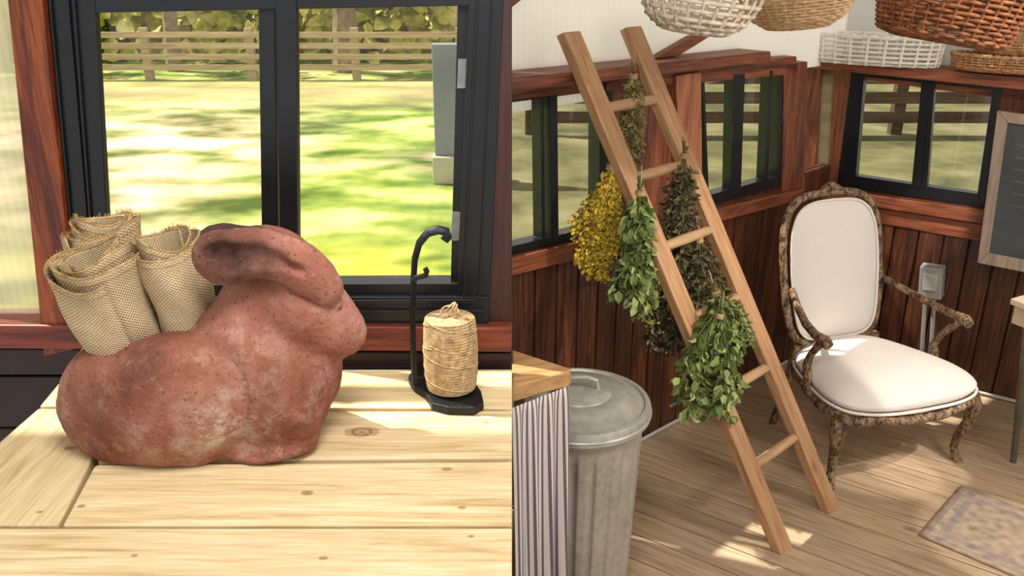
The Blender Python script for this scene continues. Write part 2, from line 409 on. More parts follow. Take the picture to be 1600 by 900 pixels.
bl=M2(nt,'MULTIPLY',low,M2(nt,'MULTIPLY',M2(nt,'SUBTRACT',M2(nt,'ADD',M2(nt,'MULTIPLY',n1,.5),M2(nt,'MULTIPLY',n2,.5)),.50),9.0,True),True)
def near(p,r,inner):
    sc=N(nt,'ShaderNodeVectorMath',operation='DISTANCE'); nt.links.new(P,sc.inputs[0]); sc.inputs[1].default_value=tuple(p)
    return M2(nt,'SUBTRACT',inner,M2(nt,'DIVIDE',sc.outputs['Value'],r),True)
pk=M2(nt,'MULTIPLY',M2(nt,'SUBTRACT',noise(nt,P,9,5,.7),.47),3.5,True)
hi_=M2(nt,'MULTIPLY',M2(nt,'SUBTRACT',sep.outputs[2],1.05),6.0,True)
c=mixc(nt,M2(nt,'MULTIPLY',M2(nt,'MULTIPLY',pk,hi_),.75),c,srgb('#b37a70'))
c=mixc(nt,M2(nt,'MULTIPLY',bl,.6),c,srgb('#b5a191'))
c=mixc(nt,M2(nt,'MULTIPLY',M2(nt,'MULTIPLY',near(hit(345,665),.065,1.3),M2(nt,'MULTIPLY',M2(nt,'SUBTRACT',n2,.45),4.0,True)),.8),c,srgb('#c6b7a8'))
c=mixc(nt,M2(nt,'MULTIPLY',M2(nt,'MULTIPLY',near(hit(400,580),.06,1.2),M2(nt,'MULTIPLY',M2(nt,'SUBTRACT',n2,.45),4.0,True)),.5),c,srgb('#bca99a'))
dust=M2(nt,'MULTIPLY',M2(nt,'SUBTRACT',noise(nt,P,18,6,.8),.54),6.0,True)
c=mixc(nt,M2(nt,'MULTIPLY',dust,.42),c,srgb('#bda294'))
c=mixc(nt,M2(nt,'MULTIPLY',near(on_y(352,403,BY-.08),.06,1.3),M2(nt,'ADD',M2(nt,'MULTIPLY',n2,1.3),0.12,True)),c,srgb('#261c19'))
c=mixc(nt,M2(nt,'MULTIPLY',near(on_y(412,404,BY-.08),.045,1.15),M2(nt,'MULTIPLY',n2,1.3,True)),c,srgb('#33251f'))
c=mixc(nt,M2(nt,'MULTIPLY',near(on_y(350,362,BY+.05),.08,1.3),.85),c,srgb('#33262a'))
spk=M2(nt,'GREATER_THAN',n3,.64); c=mixc(nt,M2(nt,'MULTIPLY',spk,.55),c,srgb('#43201a'))
lsp=M2(nt,'GREATER_THAN',n4,.68); c=mixc(nt,M2(nt,'MULTIPLY',lsp,.35),c,srgb('#c4a594'))
nt.links.new(c,b.inputs['Base Color']); 
pit=M2(nt,'SUBTRACT',M2(nt,'ADD',n2,M2(nt,'MULTIPLY',n4,.6)),M2(nt,'MULTIPLY',spk,.6))
bump(nt,b,pit,.75,.006)
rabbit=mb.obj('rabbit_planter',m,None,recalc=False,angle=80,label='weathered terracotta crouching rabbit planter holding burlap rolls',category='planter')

# ---- burlap rolls
m,nt,b=newmat('burlap',.95)
b.inputs['Specular IOR Level'].default_value=.1
uv=N(nt,'ShaderNodeUVMap'); sp=N(nt,'ShaderNodeSeparateXYZ'); nt.links.new(uv.outputs[0],sp.inputs[0])
k=6.2832/.0056
wv=M2(nt,'SINE',M2(nt,'MULTIPLY',sp.outputs[0],k)); wh=M2(nt,'SINE',M2(nt,'MULTIPLY',sp.outputs[1],k))
weave=M2(nt,'MULTIPLY',wv,wh); ab=M2(nt,'ADD',M2(nt,'MULTIPLY',weave,.5),.5)
nn=noise(nt,uv.outputs[0],60,4,.7); nb=noise(nt,uv.outputs[0],260,3,.7)
c=ramp(nt,M2(nt,'ADD',M2(nt,'MULTIPLY',ab,.5),M2(nt,'ADD',M2(nt,'MULTIPLY',nn,.25),M2(nt,'MULTIPLY',nb,.25))),[(.2,'#6b563b'),(.38,'#ae9674'),(.6,'#cdb998'),(.8,'#e2d4b8')])
nt.links.new(c,b.inputs['Base Color']); bump(nt,b,ab,.6,.003); burlap=m
fraym=noisy('frayed_jute',['#866640','#a98858','#c4a87c'],60,.95,0,0)
def burlap_roll(b0,t0,r0,r1,label,turns=2.6,seed=0,sq=1.0,flare=.25,drop=.10):
    rd=random.Random(seed); b0,t0=V(b0),V(t0); ax=(t0-b0); Ln=ax.length; ax.normalize()
    u=ax.cross(V((0,1,0))).normalized(); w=ax.cross(u)
    root=thing('burlap_roll',label,'fabric roll',b0,'burlap rolls in the rabbit planter')
    ph=[rd.uniform(0,6.28) for _ in range(6)]
    nu=int(turns*44)
    def fn(a,v):
        th=a*turns*6.2832+ph[0]; rr=(.50+.50*a)
        R=(r0+(r1-r0)*(v**.8))*rr
        R*=1+.07*math.sin(2*th+ph[1]+2*v)+.045*math.sin(3*th+ph[2]+4*v)+.02*math.sin(5*th+ph[4]+9*v)
        R*=1+.05*math.sin(v*9+th+ph[3])
        if v>.86: R*=1+((v-.86)**1.0)*flare
        ln=Ln*(1-drop*a)+.006*math.sin(2*th+ph[3])+.008*math.sin(1.3*th+ph[5])
        return b0+ax*(v*ln)+u*(R*math.cos(th))+w*(R*math.sin(th)*sq)
    mb=MB(); mb.grid(fn,nu,30,lambda a,v:(a*turns*6.28*r1*.75,v*Ln)); mb.obj('cloth',burlap,root,recalc=False,solid=.0024,angle=180)
    mb=MB()
    for i in range(nu*4):
        a=i/(nu*4); p=fn(a,1); d=(fn(a,1)-fn(a,.96)).normalized()+V([rd.uniform(-.8,.8) for _ in range(3)])
        L=rd.uniform(.001,.0045); mb.tube([p-d*.003,p+d*L*.6,p+d*L],.0004,3)
    mb.tube([fn(i/nu,.995) for i in range(nu+1)],.0019,6)
    mb.tube([fn(i/nu,.94)+(fn(i/nu,.94)-b0-ax*((fn(i/nu,.94)-b0).dot(ax))).normalized()*.0012 for i in range(nu+1)],.0010,5)
    mb.obj('frayed_edge',fraym,root,angle=180,label='frayed golden brown jute edge')
burlap_roll(on_y(226,585,1.275),on_y(138,392,1.235),.054,.068,'loose burlap roll leaning out over the rabbit rump',seed=1,turns=3.2)
burlap_roll(on_y(220,560,1.345),on_y(152,340,1.35),.045,.060,'tallest burlap roll at the back of the planter',seed=2,turns=3.2)
burlap_roll(on_y(310,540,1.285),on_y(250,366,1.27),.050,.054,'folded burlap roll beside the rabbit ears',seed=5,turns=2.4,drop=.16)

# ---- iron holder + twine
hold=thing('twine_holder','black wrought iron twine stand with curled post','twine stand',T(700,620))
up_=(0,0,.016)
mb=MB(); mb.prism([T(638,600),T(645,588),T(664,586),T(680,598),T(700,606),T(742,608),T(752,622),T(756,640),T(742,650),T(700,649),T(676,643),T(664,624),T(648,614)],up_)
mb.obj('base_plate',iron,hold,smooth=False,bevel=.003)
q=on_z(648,603,TZ+.01); PY=q.y
pts=[q]+[on_y(a,b_,PY) for a,b_ in((646,560),(645,500),(646,440),(648,405),(655,380),(668,364),(685,359),(697,362),(699,370),(694,376))]
mb=MB(); mb.tube(pts,.0085,8,flat=.35,up=None); mb.obj('post',iron,hold,angle=50)
mb=MB(); pts=[on_y(a,b_,PY-.008) for a,b_ in((646,440),(650,434),(658,432),(665,430),(667,424),(664,419))]
mb.tube(pts,.005,6); mb.obj('hook',iron,hold)
s0=T(706,618)+V((0,0,.0165))
spool=thing('twine_spool','full spool of natural jute twine on the iron stand','twine',s0)
twm,nt,b=newmat('jute_twine',.9)
P=pos(nt); n1=noise(nt,P,90,4,.7); nt.links.new(ramp(nt,n1,[(.3,'#8f7150'),(.5,'#b89a70'),(.7,'#d6bd94')]),b.inputs['Base Color']); bump(nt,b,noise(nt,P,500,2),.5,.001)
SH=.142
def sr(t): return .0475*(.88+.12*math.sin(math.pi*min(1,max(0,t)))**.5)
mb=MB(); mb.lathe([(.02,0)]+[(sr(t/12)-.001,.004+t/12*(SH-.008)) for t in range(13)]+[(.012,SH)],s0,32)
pts=[]; nt_=50
for i in range(nt_*36+1):
    a=i/36*6.2832; t=i/(nt_*36); pts.append(s0+V((sr(t)*math.cos(a),sr(t)*math.sin(a),.003+t*(SH-.006)+.0010*math.sin(a*.5+1))))
mb.tube(pts,.0016,6)
for j in range(9):
    a0=random.uniform(0,6.28); z0=random.uniform(.05,.95); sg=random.choice((-1,1)); pts=[]
    for i in range(40):
        a=a0+i/39*3.6; t=z0+sg*(i/39-.5)*.25; 
        if 0<t<1: pts.append(s0+V(((sr(t)+.0014)*math.cos(a),(sr(t)+.0014)*math.sin(a),t*SH)))
    if len(pts)>4: mb.tube(pts,.0011,5)
mb.obj('twine_winding',twm,spool,angle=180)
mb=MB(); tc=s0+V((0,0,SH))
for j in range(3):
    mb.tube([tc+V((.016*math.cos(a)*(1-.2*j),.012*math.sin(a+j),.006+.008*math.sin(a*1.0+j)+.003*j)) for a in [6.28*i/24 for i in range(24)]],.0016,5,closed=True)
mb.tube([tc+V((.0,0,.0)),tc+V((-.004,0,.012)),tc+V((.004,0,.018)),tc+V((.010,-.002,.008)),tc+V((.03,-.01,.003)),tc+V((.044,-.012,-.02)),tc+V((.046,-.014,-.06))],.0016,5)
mb.obj('loose_end',twm,spool,angle=180)

# ================================================================ garden
m,nt,b=newmat('garden_grass',.95)
b.inputs['Specular IOR Level'].default_value=.1
P=pos(nt); sp=N(nt,'ShaderNodeSeparateXYZ'); nt.links.new(P,sp.inputs[0])
Ps=scaled(nt,P,(.62,1.0,1.0))  # stretched sideways: darker grass tones are painted shadow bands
n1=noise(nt,Ps,.7,2,.5,.6); n2=noise(nt,Ps,2.0,2,.4,.3); n3=noise(nt,P,7,2,.5)
f=M2(nt,'ADD',M2(nt,'MULTIPLY',n1,.44),M2(nt,'ADD',M2(nt,'MULTIPLY',n2,.44),M2(nt,'MULTIPLY',n3,.12)))
gr=ramp(nt,f,[(.39,'#42561f'),(.46,'#6c8338'),(.52,'#92a04c'),(.61,'#c9c284')])
dirt=ramp(nt,f,[(.38,'#777148'),(.45,'#a99873'),(.52,'#d2bc9b'),(.60,'#efdcc8')])
mask=M2(nt,'SUBTRACT',1.3,M2(nt,'MULTIPLY',M2(nt,'ABSOLUTE',M2(nt,'SUBTRACT',sp.outputs[1],7.8)),.30),True)
mx_=M2(nt,'MULTIPLY',M2(nt,'SUBTRACT',M2(nt,'MULTIPLY',sp.outputs[0],-1.0),1.6),.7,True)
mk=M2(nt,'MULTIPLY',M2(nt,'MULTIPLY',mask,mx_),M2(nt,'MULTIPLY',M2(nt,'SUBTRACT',n2,.25),4.0,True),True)
c=mixc(nt,mk,gr,dirt)
m3=M2(nt,'SUBTRACT',1.0,M2(nt,'MULTIPLY',M2(nt,'ABSOLUTE',M2(nt,'SUBTRACT',sp.outputs[1],12.4)),.55),True)
c=mixc(nt,M2(nt,'MULTIPLY',m3,.8),c,srgb('#b3a077'))
m4=M2(nt,'SUBTRACT',1.0,M2(nt,'MULTIPLY',M2(nt,'ABSOLUTE',M2(nt,'SUBTRACT',sp.outputs[1],7.9)),1.4),True)
c=mixc(nt,M2(nt,'MULTIPLY',M2(nt,'MULTIPLY',m4,M2(nt,'MULTIPLY',M2(nt,'SUBTRACT',n2,.4),5.0,True)),.75),c,srgb('#c0a78c'))
yl=M2(nt,'SUBTRACT',1.0,M2(nt,'MULTIPLY',M2(nt,'ABSOLUTE',M2(nt,'SUBTRACT',sp.outputs[1],4.7)),1.0),True)
c=mixc(nt,M2(nt,'MULTIPLY',M2(nt,'MULTIPLY',yl,M2(nt,'MULTIPLY',M2(nt,'SUBTRACT',n2,.36),6.0,True)),.85),c,srgb('#cdc74a'))
nt.links.new(c,b.inputs['Base Color']); grass=m
mb=MB(); mb.prism([(-30,1.62,-.03),(0,1.62,-.03),(0,60,-.03),(-30,60,-.03)],(0,0,-.1)); structure(mb,'ground',grass)
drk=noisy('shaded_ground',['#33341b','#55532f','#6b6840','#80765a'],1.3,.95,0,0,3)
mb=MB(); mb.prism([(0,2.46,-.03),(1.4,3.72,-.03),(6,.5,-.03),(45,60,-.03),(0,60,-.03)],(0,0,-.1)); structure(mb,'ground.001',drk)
fw=wood('weathered_fence',['#8f7f60','#b5a27d','#cfbf9b'],X_,3,.8,None,.3)
def fence(x0,x1,y,label,mat,h=.95,rails=4,th=.09,x_step=1.6,slope=0):
    root=thing('garden_fence',label,'fence',((x0+x1)/2,y,-.03))
    x=x0
    while x<=x1: 
        yy=y+slope*(x-x0); MB().bx(x-.06,x+.06,yy,yy+.1,-.03,h+.08).obj('fence_post',mat,root,smooth=False); x+=x_step
    for r in range(rails):
        z=.16+(h-.18)*r/(rails-1); yy0=y-.03; yy1=y-.03+slope*(x1-x0)
        MB().prism([(x0,yy0,z-th/2),(x1,yy1,z-th/2),(x1,yy1,z+th/2),(x0,yy0,z+th/2)],(0,.03,0)).obj('fence_rail',mat,root,smooth=False)
fence(-7.2,-.3,13.6,'weathered horizontal rail fence across the lawn',fw,.66,4,.085)
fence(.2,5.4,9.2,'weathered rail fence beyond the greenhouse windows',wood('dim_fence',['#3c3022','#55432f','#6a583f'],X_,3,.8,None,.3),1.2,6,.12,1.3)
m,nt,b=newmat('shrub_foliage',.9)
b.inputs['Specular IOR Level'].default_value=.1
P=pos(nt); n1=noise(nt,P,1.3,4,.7,.4)
nt.links.new(ramp(nt,n1,[(.30,'#55682a'),(.43,'#a3a545'),(.52,'#d8cc68'),(.64,'#f6efb4')]),b.inputs['Base Color']); fol=m
bark=noisy('tree_bark',['#6b5a48','#947f68','#b09a80'],6,.9,0,.5,5,.02)
def tree(x,y,h,r,seed):
    rd=random.Random(seed); root=thing('tree','slender tree trunk with sunlit crown behind the fence','tree',(x,y,-.03),'trees beyond the fence')
    MB().tube([(x,y,-.03),(x+.05,y,h*.4),(x-.03,y,h*.8),(x+.05,y,h*1.0)],[r,r*.8,r*.6,r*.3],9).obj('trunk',bark,root)
    mb=MB()
    for i in range(260):
        a=rd.uniform(0,6.28); q=rd.random()**.5*.8; z=rd.uniform(2.0,h)
        p=V((x+q*math.cos(a),y+q*.6*math.sin(a),z))
        mb.leaf(p,(rd.uniform(-1,1),rd.uniform(-1,1),rd.uniform(-1,.6)),(rd.uniform(-1,1),-1,rd.uniform(-1,1)),rd.uniform(.16,.34),rd.uniform(.12,.22))
    mb.obj('foliage',fol,root,recalc=False)
for i,(x,y,h,r) in enumerate([(-8.4,14.6,3,.16),(-5.6,14.7,3,.14),(-2.75,14.6,3,.22),(-.85,14.7,3,.12),(-11,14.6,3,.1),(1.6,14.4,3,.12),(4.2,14.3,3,.12),(7,14.2,3,.12)]): tree(x,y,h,r,i+3)
mb=MB(); rd=random.Random(9)
for i in range(9000):
    x=rd.uniform(-15,14); y=rd.uniform(16,18.2); z=rd.uniform(-.03,2.2)
    mb.leaf(V((x,y,z)),(rd.uniform(-1,1),rd.uniform(-1,1),rd.uniform(-1,.6)),(rd.uniform(-1,1),-1,rd.uniform(-.2,1)),rd.uniform(.25,.5),rd.uniform(.2,.34))
sh=mb.obj('shrub_border',fol,None,recalc=False,label='sunlit yellow green shrub border behind the fence',kind='stuff',category='shrubs')
gx=thing('garden_gate_panel','grey weathered panel with pale base on the lawn','panel',(-.4,7.2,-.03))
MB().bx(-.64,-.1,7.1,7.2,.2,1.10).obj('panel',noisy('grey_panel',['#6d7480','#878d98'],3,.7,0,0),gx,smooth=False,bevel=.01)
MB().bx(-.66,-.08,7.05,7.25,-.03,.2).obj('base',noisy('pale_base',['#a89f8c','#c4bba8'],3,.7,0,0),gx,smooth=False,bevel=.01)

# ================================================================ RIGHT: greenhouse corner
mb=MB(); Rz=Matrix.Rotation(math.atan2(dR.y,dR.x),3,'Z'); pitch=.118
for i in range(-6,36):
    o=L0+dL*(i*pitch-.4)+dR*1.2
    mb.box((o.x,o.y,-.0125),3.6,(pitch*.985-.006)/2,.0125,Rz)
fl=mb.obj('floor',floorw,None,smooth=False,kind='structure',bevel=0,cut=[(L0,-nL),(R0,-nR),(V((-1.5,0,0)),V((-1,0,0))),(V((3.4,0,0)),V((1,0,0))),(V((0,-.8,0)),V((0,-1,0)))])
LL=(R0-L0).length
def wains_wall(name,p0,d,n,L,ztop,s0=0):
    mb=MB(); s=s0; w=.098
    R=Matrix((d,n,V((0,0,1)))).transposed()
    while s<L:
        ww=min(w,L-s)
        c=p0+d*(s+ww/2)-n*.012; mb.box((c.x,c.y,ztop/2),ww/2-.003,.012,ztop/2,R); s+=w
    c=p0+d*((L+s0)/2)-n*.04; mb.box((c.x,c.y,ztop/2),(L-s0)/2,.012,ztop/2,R)
    return mb.obj(name,wains,None,smooth=False,kind='structure',bevel=.004)
wains_wall('wall_left',L0,dL,nL,LL,.90)
wains_wall('wall_right',R0,dR,nR,1.6,.84)
def lp(poly,off,th): return [LP(a,b_,off) for a,b_ in poly],-nL*th
def rp(poly,off,th): return [RP(a,b_,off) for a,b_ in poly],-nR*th
mb=MB()
mb.prism(*lp([(800,404),(1258,294),(1256,312),(800,432)],.04,.06)); structure(mb,'trim_5',brn_L,bevel=.004)
mb=MB(); mb.prism(*lp([(800,118),(1245,88),(1245,116),(800,156)],.02,.06)); structure(mb,'trim_6',brn_L,bevel=.003)
def ledge(name,P,n,pts,depth_,mat):
    mb=MB(); a,b_,c,d=[P(x,y,depth_) for x,y in pts]
    mb.prism([a,b_,c,d],-n*(depth_+.05)); return structure(mb,name,mat,bevel=.003)
ledge('trim_7',LP,nL,[(800,122),(1204,80),(1206,97),(800,144)],.10,brn_L)
ledge('trim_8',RP,nR,[(1190,84),(1660,127),(1660,147),(1192,99)],.14,brn_R)
mb=MB(); mb.prism(*lp([(945,128),(1056,118),(1062,338),(945,372)],0,.06)); structure(mb,'trim_9',brn_V,bevel=.003)
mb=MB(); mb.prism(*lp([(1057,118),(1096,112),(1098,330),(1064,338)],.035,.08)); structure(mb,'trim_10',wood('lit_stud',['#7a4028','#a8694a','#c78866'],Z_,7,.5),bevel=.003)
mb=MB(); mb.prism(*lp([(1226,100),(1262,96),(1258,300),(1222,305)],.02,.06)); structure(mb,'trim_11',brn_V,bevel=.003)
mb=MB(); mb.prism(*rp([(1256,98),(1283,100),(1272,292),(1246,290)],.02,.05)); structure(mb,'trim_12',brn_V,bevel=.003)
mb=MB(); mb.prism(*rp([(1283,100),(1304,103),(1294,290),(1272,288)],0,.01)); structure(mb,'window_5',polymat('strip_polycarbonate','#b9a888',.3,dR,60))
mb=MB(); mb.prism(*rp([(1303,103),(1332,106),(1312,292),(1293,290)],.01,.05)); structure(mb,'trim_13',brn_V,bevel=.003)
mb=MB(); mb.prism(*rp([(1560,125),(1680,136),(1650,350),(1532,326)],.0,.05)); structure(mb,'trim_14',brn_V,bevel=.003)
mb=MB(); mb.prism(*rp([(1250,104),(1660,144),(1660,166),(1250,112)],.0,.05)); structure(mb,'trim_15',brn_R,bevel=.003)
mb=MB(); mb.prism(*rp([(1262,291),(1650,344),(1650,368),(1262,308)],.05,.08)); structure(mb,'trim_16',brn_R,bevel=.004)
mb=MB(); mb.prism(*rp([(1262,308),(1650,368),(1650,398),(1262,330)],.012,.02)); structure(mb,'trim_17',brn_R,bevel=.003)
def win(name,P,n,outer,panes,mull,off=.015,label=None):
    mb=MB()
    o=[P(x,y,off) for x,y in outer]; i_=[P(x,y,off) for x,y in panes]
    for k in range(4):
        j=(k+1)%4; mb.prism([o[k],o[j],i_[j],i_[k]],-n*.05)
    for ml in mull: mb.prism([P(x,y,off+.006) for x,y in ml],-n*.04)
    w=structure(mb,name,black,bevel=.001)
    mb=MB(); mb.add([P(x,y,-.01) for x,y in panes],[(0,1,2,3)]); mb.obj('glass_pane',glass,w,smooth=False)
    return w
win('window_3',LP,nL,[(800,152),(958,130),(955,374),(800,412)],[(800,160),(938,142),(936,352),(800,385)],[[(860,150),(871,148),(873,368),(862,371)],[(845,152),(850,151),(852,372),(847,373)],[(938,130),(948,130),(946,370),(936,372)]])
win('window_4',LP,nL,[(1096,116),(1228,102),(1224,290),(1106,322)],[(1101,124),(1220,110),(1214,276),(1108,305)],[[(1146,117),(1164,115),(1158,293),(1142,297)],[(1203,110),(1208,110),(1200,280),(1195,281)]])
win('window_6',RP,nR,[(1330,112),(1566,136),(1537,326),(1308,289)],[(1350,120),(1551,141),(1527,303),(1337,275)],[[(1440,126),(1461,128),(1448,296),(1424,292)],[(1452,128),(1454,128),(1440,294),(1438,294)]])
mb=MB(); mb.prism([LP(1147,195,.03),LP(1157,194,.03),LP(1156,222,.03),LP(1146,223,.03)],-nL*.012)
mb.obj('latch',black,bpy.data.objects['window_4'],smooth=False,bevel=.002)
def upper(name,p0,d,n,L,z0,s0=0):
    a=p0+d*s0-n*.03; b_=p0+d*L-n*.03
    return structure(MB().prism([a+V((0,0,z0)),b_+V((0,0,z0)),b_+V((0,0,2.4)),a+V((0,0,2.4))],-n*.008),name,poly_white)
upper('wall_left_upper',L0,dL,nL,LL+.06,1.33); upper('wall_right_upper',R0,dR,nR,1.7,1.26,-.06)
mb=MB(); mb.prism(*lp([(1022,92),(1060,88),(1118,52),(1084,56)],.03,.03)); structure(mb,'trim_18',brn_L,bevel=.003)
mb=MB(); mb.prism(*lp([(800,-60),(830,-60),(822,-5),(800,12)],.03,.03)); structure(mb,'trim_19',brn_L,bevel=.003)
gc=noisy('grey_conduit',['#b9b6b2','#d2cfcb'],5,.5)
MB().tube([L0+nL*.008+V((0,0,.012)),R0+nL*.008+V((0,0,.012))],.007,6).obj('baseboard_left',gc,None,kind='structure')
MB().tube([R0+nR*.008+V((0,0,.012)),R0+dR*1.6+nR*.008+V((0,0,.012))],.007,6).obj('baseboard_right',gc,None,kind='structure')
cm=noisy('ceiling_panel',['#d9d4cc','#e4e0d9'],2,.8,0,0)
structure(MB().prism([(-3.2,-.6,2.6),(0,-.6,2.6),(0,1.66,2.6),(-3.2,1.66,2.6)],(0,0,.03)),'ceiling_sun_block',cm)  # unseen opaque roof added to block the sun, widened towards it
structure(MB().prism([(0,-.6,2.42),(0,2.48,2.42),(1.4,3.76,2.42),(3.4,2.4,2.42),(3.4,-.6,2.42)],(0,0,.03)),'ceiling_sun_block.001',cm)  # unseen roof added to keep direct sun out of the corner

# ---- ladder
fL=on_z(1222,857,0); fR=on_z(1297,795,0); tL=on_y(888,52,2.50); tR=on_y(985,44,2.71)
lad=thing('ladder','wooden ladder leaning on the wall with herbs drying on it','ladder',(fL+fR)/2)
gap=(fR-fL).normalized()
for a,t in((fL,tL),(fR,tR)):
    ax=(t-a).normalized(); nn_=ax.cross(gap).normalized()
    mb=MB(); hw=gap*.034; th=nn_*.016
    vs=[]
    for p in(a,t):
        for sx,sy in((-1,-1),(1,-1),(1,1),(-1,1)): vs.append(p+hw*sx+th*sy)
    for i in range(4):
        v=vs[i]; vs[i]=v-ax*(v.z/ax.z)
    mb.add(vs,[(0,1,2,3),(7,6,5,4),(0,4,5,1),(1,5,6,2),(2,6,7,3),(3,7,4,0)])
    mb.obj('rail',ladw,lad,smooth=False,bevel=.003)
for s in(.172,.325,.475,.612,.742,.868):
    a=fL.lerp(tL,s); b_=fR.lerp(tR,s); e=(b_-a).normalized()
    MB().tube([a-e*.012,a,a.lerp(b_,.1),a.lerp(b_,.5),a.lerp(b_,.9),b_,b_+e*.012],[.012,.013,.015,.017,.015,.013,.012],12).obj('rung',rungw,lad)

# ---- herbs
def herb(label,top,bot,spr,kind,n,seed,stemcol,mat,smax=1.0,power=.75):
    rd=random.Random(seed); top,bot=V(top),V(bot); L=(bot-top).length; ax=(bot-top).normalized()
    root=thing('herb_bunch',label,'dried herbs',top,'herb bunches hung on the ladder')
    u=ax.cross(V((0,1,0))).normalized(); w=ax.cross(u)
    st=MB(); lf=MB(); stems=[]
    for i in range(18 if kind!='thin' else 13):
        a=rd.uniform(0,6.28); q=spr*math.sqrt(rd.random()); le=L*rd.uniform(.66,1.0)
        pts=[top-ax*rd.uniform(.02,.05)-(u*math.cos(a)+w*math.sin(a))*.01]
        for k in range(1,7):
            t=k/6; rr=q*(t**power)*(1 if t<.7 else 1-(t-.7)*.5)
            pts.append(top+ax*(le*t)+(u*math.cos(a)+w*math.sin(a)*.7)*rr+V([rd.uniform(-.006,.006) for _ in range(3)]))
        st.tube(pts,[.0022]*4+[.0016]*3,5); stems.append(pts)
    for i in range(n):
        pts=rd.choice(stems); t=(.10+.90*rd.random()**.8)*6; k=min(5,int(t)); p=pts[k].lerp(pts[k+1],t-k)
        a=rd.uniform(0,6.28); out=u*math.cos(a)+w*math.sin(a)
        if kind=='leafy':
            d=ax*rd.uniform(.2,1.2)+out*rd.uniform(.3,1); sz=rd.uniform(.020,.044); lf.leaf(p+out*rd.uniform(0,.018),d,V((rd.uniform(-1,1),rd.uniform(-1,.3),rd.uniform(-.6,1))),sz,sz*.66,rd.uniform(-.6,.8))
        elif kind=='flower':
            d=ax*rd.uniform(.4,1.3)+out*rd.uniform(.2,.9); q0=p+out*rd.uniform(0,.018)
            sz=rd.uniform(.006,.012)
            lf.leaf(q0,d,V((rd.uniform(-1,1),-1,rd.uniform(-1,1))),sz*1.3,sz,.4)
        else:
            d=ax*rd.uniform(-.2,1.2)+out*rd.uniform(.4,1); sz=rd.uniform(.012,.030)*smax; lf.leaf(p+out*rd.uniform(0,.014),d,V((rd.uniform(-1,1),-1,rd.uniform(-1,1))),sz,sz*.5,rd.uniform(-.8,.8))
    st.obj('stems',stemcol,root)
    o=lf.obj('leaves' if kind!='flower' else 'blossoms',mat,root,recalc=False); o['kind']='stuff'
    mb=MB()
    for j in range(4): mb.tube([top+ax*(.004*j)+(u*math.cos(t)+w*math.sin(t))*.012 for t in [6.28*i/12 for i in range(12)]],.0018,5,closed=True)
    mb.tube([top,top-ax*.04+w*.01,top-ax*.07],.0015,5)
    mb.obj('twine_tie',twm,root)
def leafm(nm,stops):
    m,nt,b=newmat(nm,.75); gg=nt.nodes.new('ShaderNodeNewGeometry')
    f=M2(nt,'ADD',M2(nt,'MULTIPLY',gg.outputs['Random Per Island'],.75),M2(nt,'MULTIPLY',noise(nt,gg.outputs['Position'],12,3),.25))
    nt.links.new(ramp(nt,f,[(.1+.8*i/(len(stops)-1),s) for i,s in enumerate(stops)]),b.inputs['Base Color']); return m
green=leafm('fresh_herb_leaf',['#37451c','#5a6b30','#7e8c48','#a6b073'])
gold=leafm('goldenrod_bloom',['#7d6a1a','#b5921e','#d6b236','#87872f'])
dry=leafm('dried_leaf',['#33271b','#4f412c','#5c5a34','#7d6a46'])
pale=leafm('pale_dried_leaf',['#6b5c38','#8c7c4e','#7a7a44','#a69464'])
stm=noisy('herb_stem',['#5a4a2a','#84733f'],30,.8,0,0); stg=noisy('green_stem',['#4c5a26','#6f7d3a'],30,.8,0,0)
herb('pale dried herb bunch tied to the top rung',on_y(990,116,2.60),on_y(982,285,2.58),.038,'thin',1000,1,stm,pale,.9,.4)
herb('yellow goldenrod bunch hanging from the ladder',on_y(955,258,2.44),on_y(930,442,2.42),.062,'flower',4800,2,stm,gold)
herb('fresh green leafy herb bunch on the rail',on_y(1000,298,2.36),on_y(986,503,2.33),.084,'leafy',720,3,stg,green)
herb('long dark dried herb bunch between the rails',on_y(1070,240,2.58),on_y(1042,562,2.56),.078,'thin',3000,4,stm,dry,1.15,.5)
herb('dark brown dried herbs hung by a lower rung',on_y(1092,372,2.56),on_y(1112,540,2.54),.070,'thin',1500,5,stm,dry,1.15,.6)
herb('large green leafy herb bunch on a low rung',on_y(1125,490,2.32),on_y(1096,654,2.30),.110,'leafy',850,6,stg,green,1,.5)
herb('goldenrod sprig drooping beside the green herbs',on_y(935,300,2.46),on_y(893,374,2.44),.03,'flower',380,8,stm,gold)
herb('dried brown sprigs above the low green bunch',on_y(1118,455,2.40),on_y(1152,560,2.38),.06,'thin',700,11,stm,green,1.1,.5)

# ---- trash can
galv,nt,b=newmat('galvanised_steel',.42,.45)
P=pos(nt); vo=N(nt,'ShaderNodeTexVoronoi',{'Scale':45.0}); nt.links.new(P,vo.inputs['Vector'])
nt.links.new(ramp(nt,M2(nt,'ADD',M2(nt,'MULTIPLY',noise(nt,P,5,4),.7),M2(nt,'MULTIPLY',vo.outputs['Distance'],.3)),[(.25,'#a09e94'),(.5,'#b6b4aa'),(.75,'#c8c6be')]),b.inputs['Base Color'])
cc=V((.180,2.06,0)); can=thing('trash_can','ribbed galvanised steel trash can with domed lid','trash can',cc)
def rf(r,z,a):
    if .06<z<.56:
        e=min(1,(z-.06)/.02,(.56-z)/.02); c_=math.cos(a*22); return r-.006*e*max(0,c_)**.5 if c_>0 else r
    return r
prof=[(.150,0),(.153,.006),(.150,.012),(.152,.05),(.153,.062)]+[(.153+.020*t/16,.065+.5*t/16) for t in range(17)]+[(.174,.585),(.179,.59),(.179,.60),(.175,.607),(.175,.62)]
MB().lathe(prof,cc,264,rf).obj('body',galv,can,angle=60)
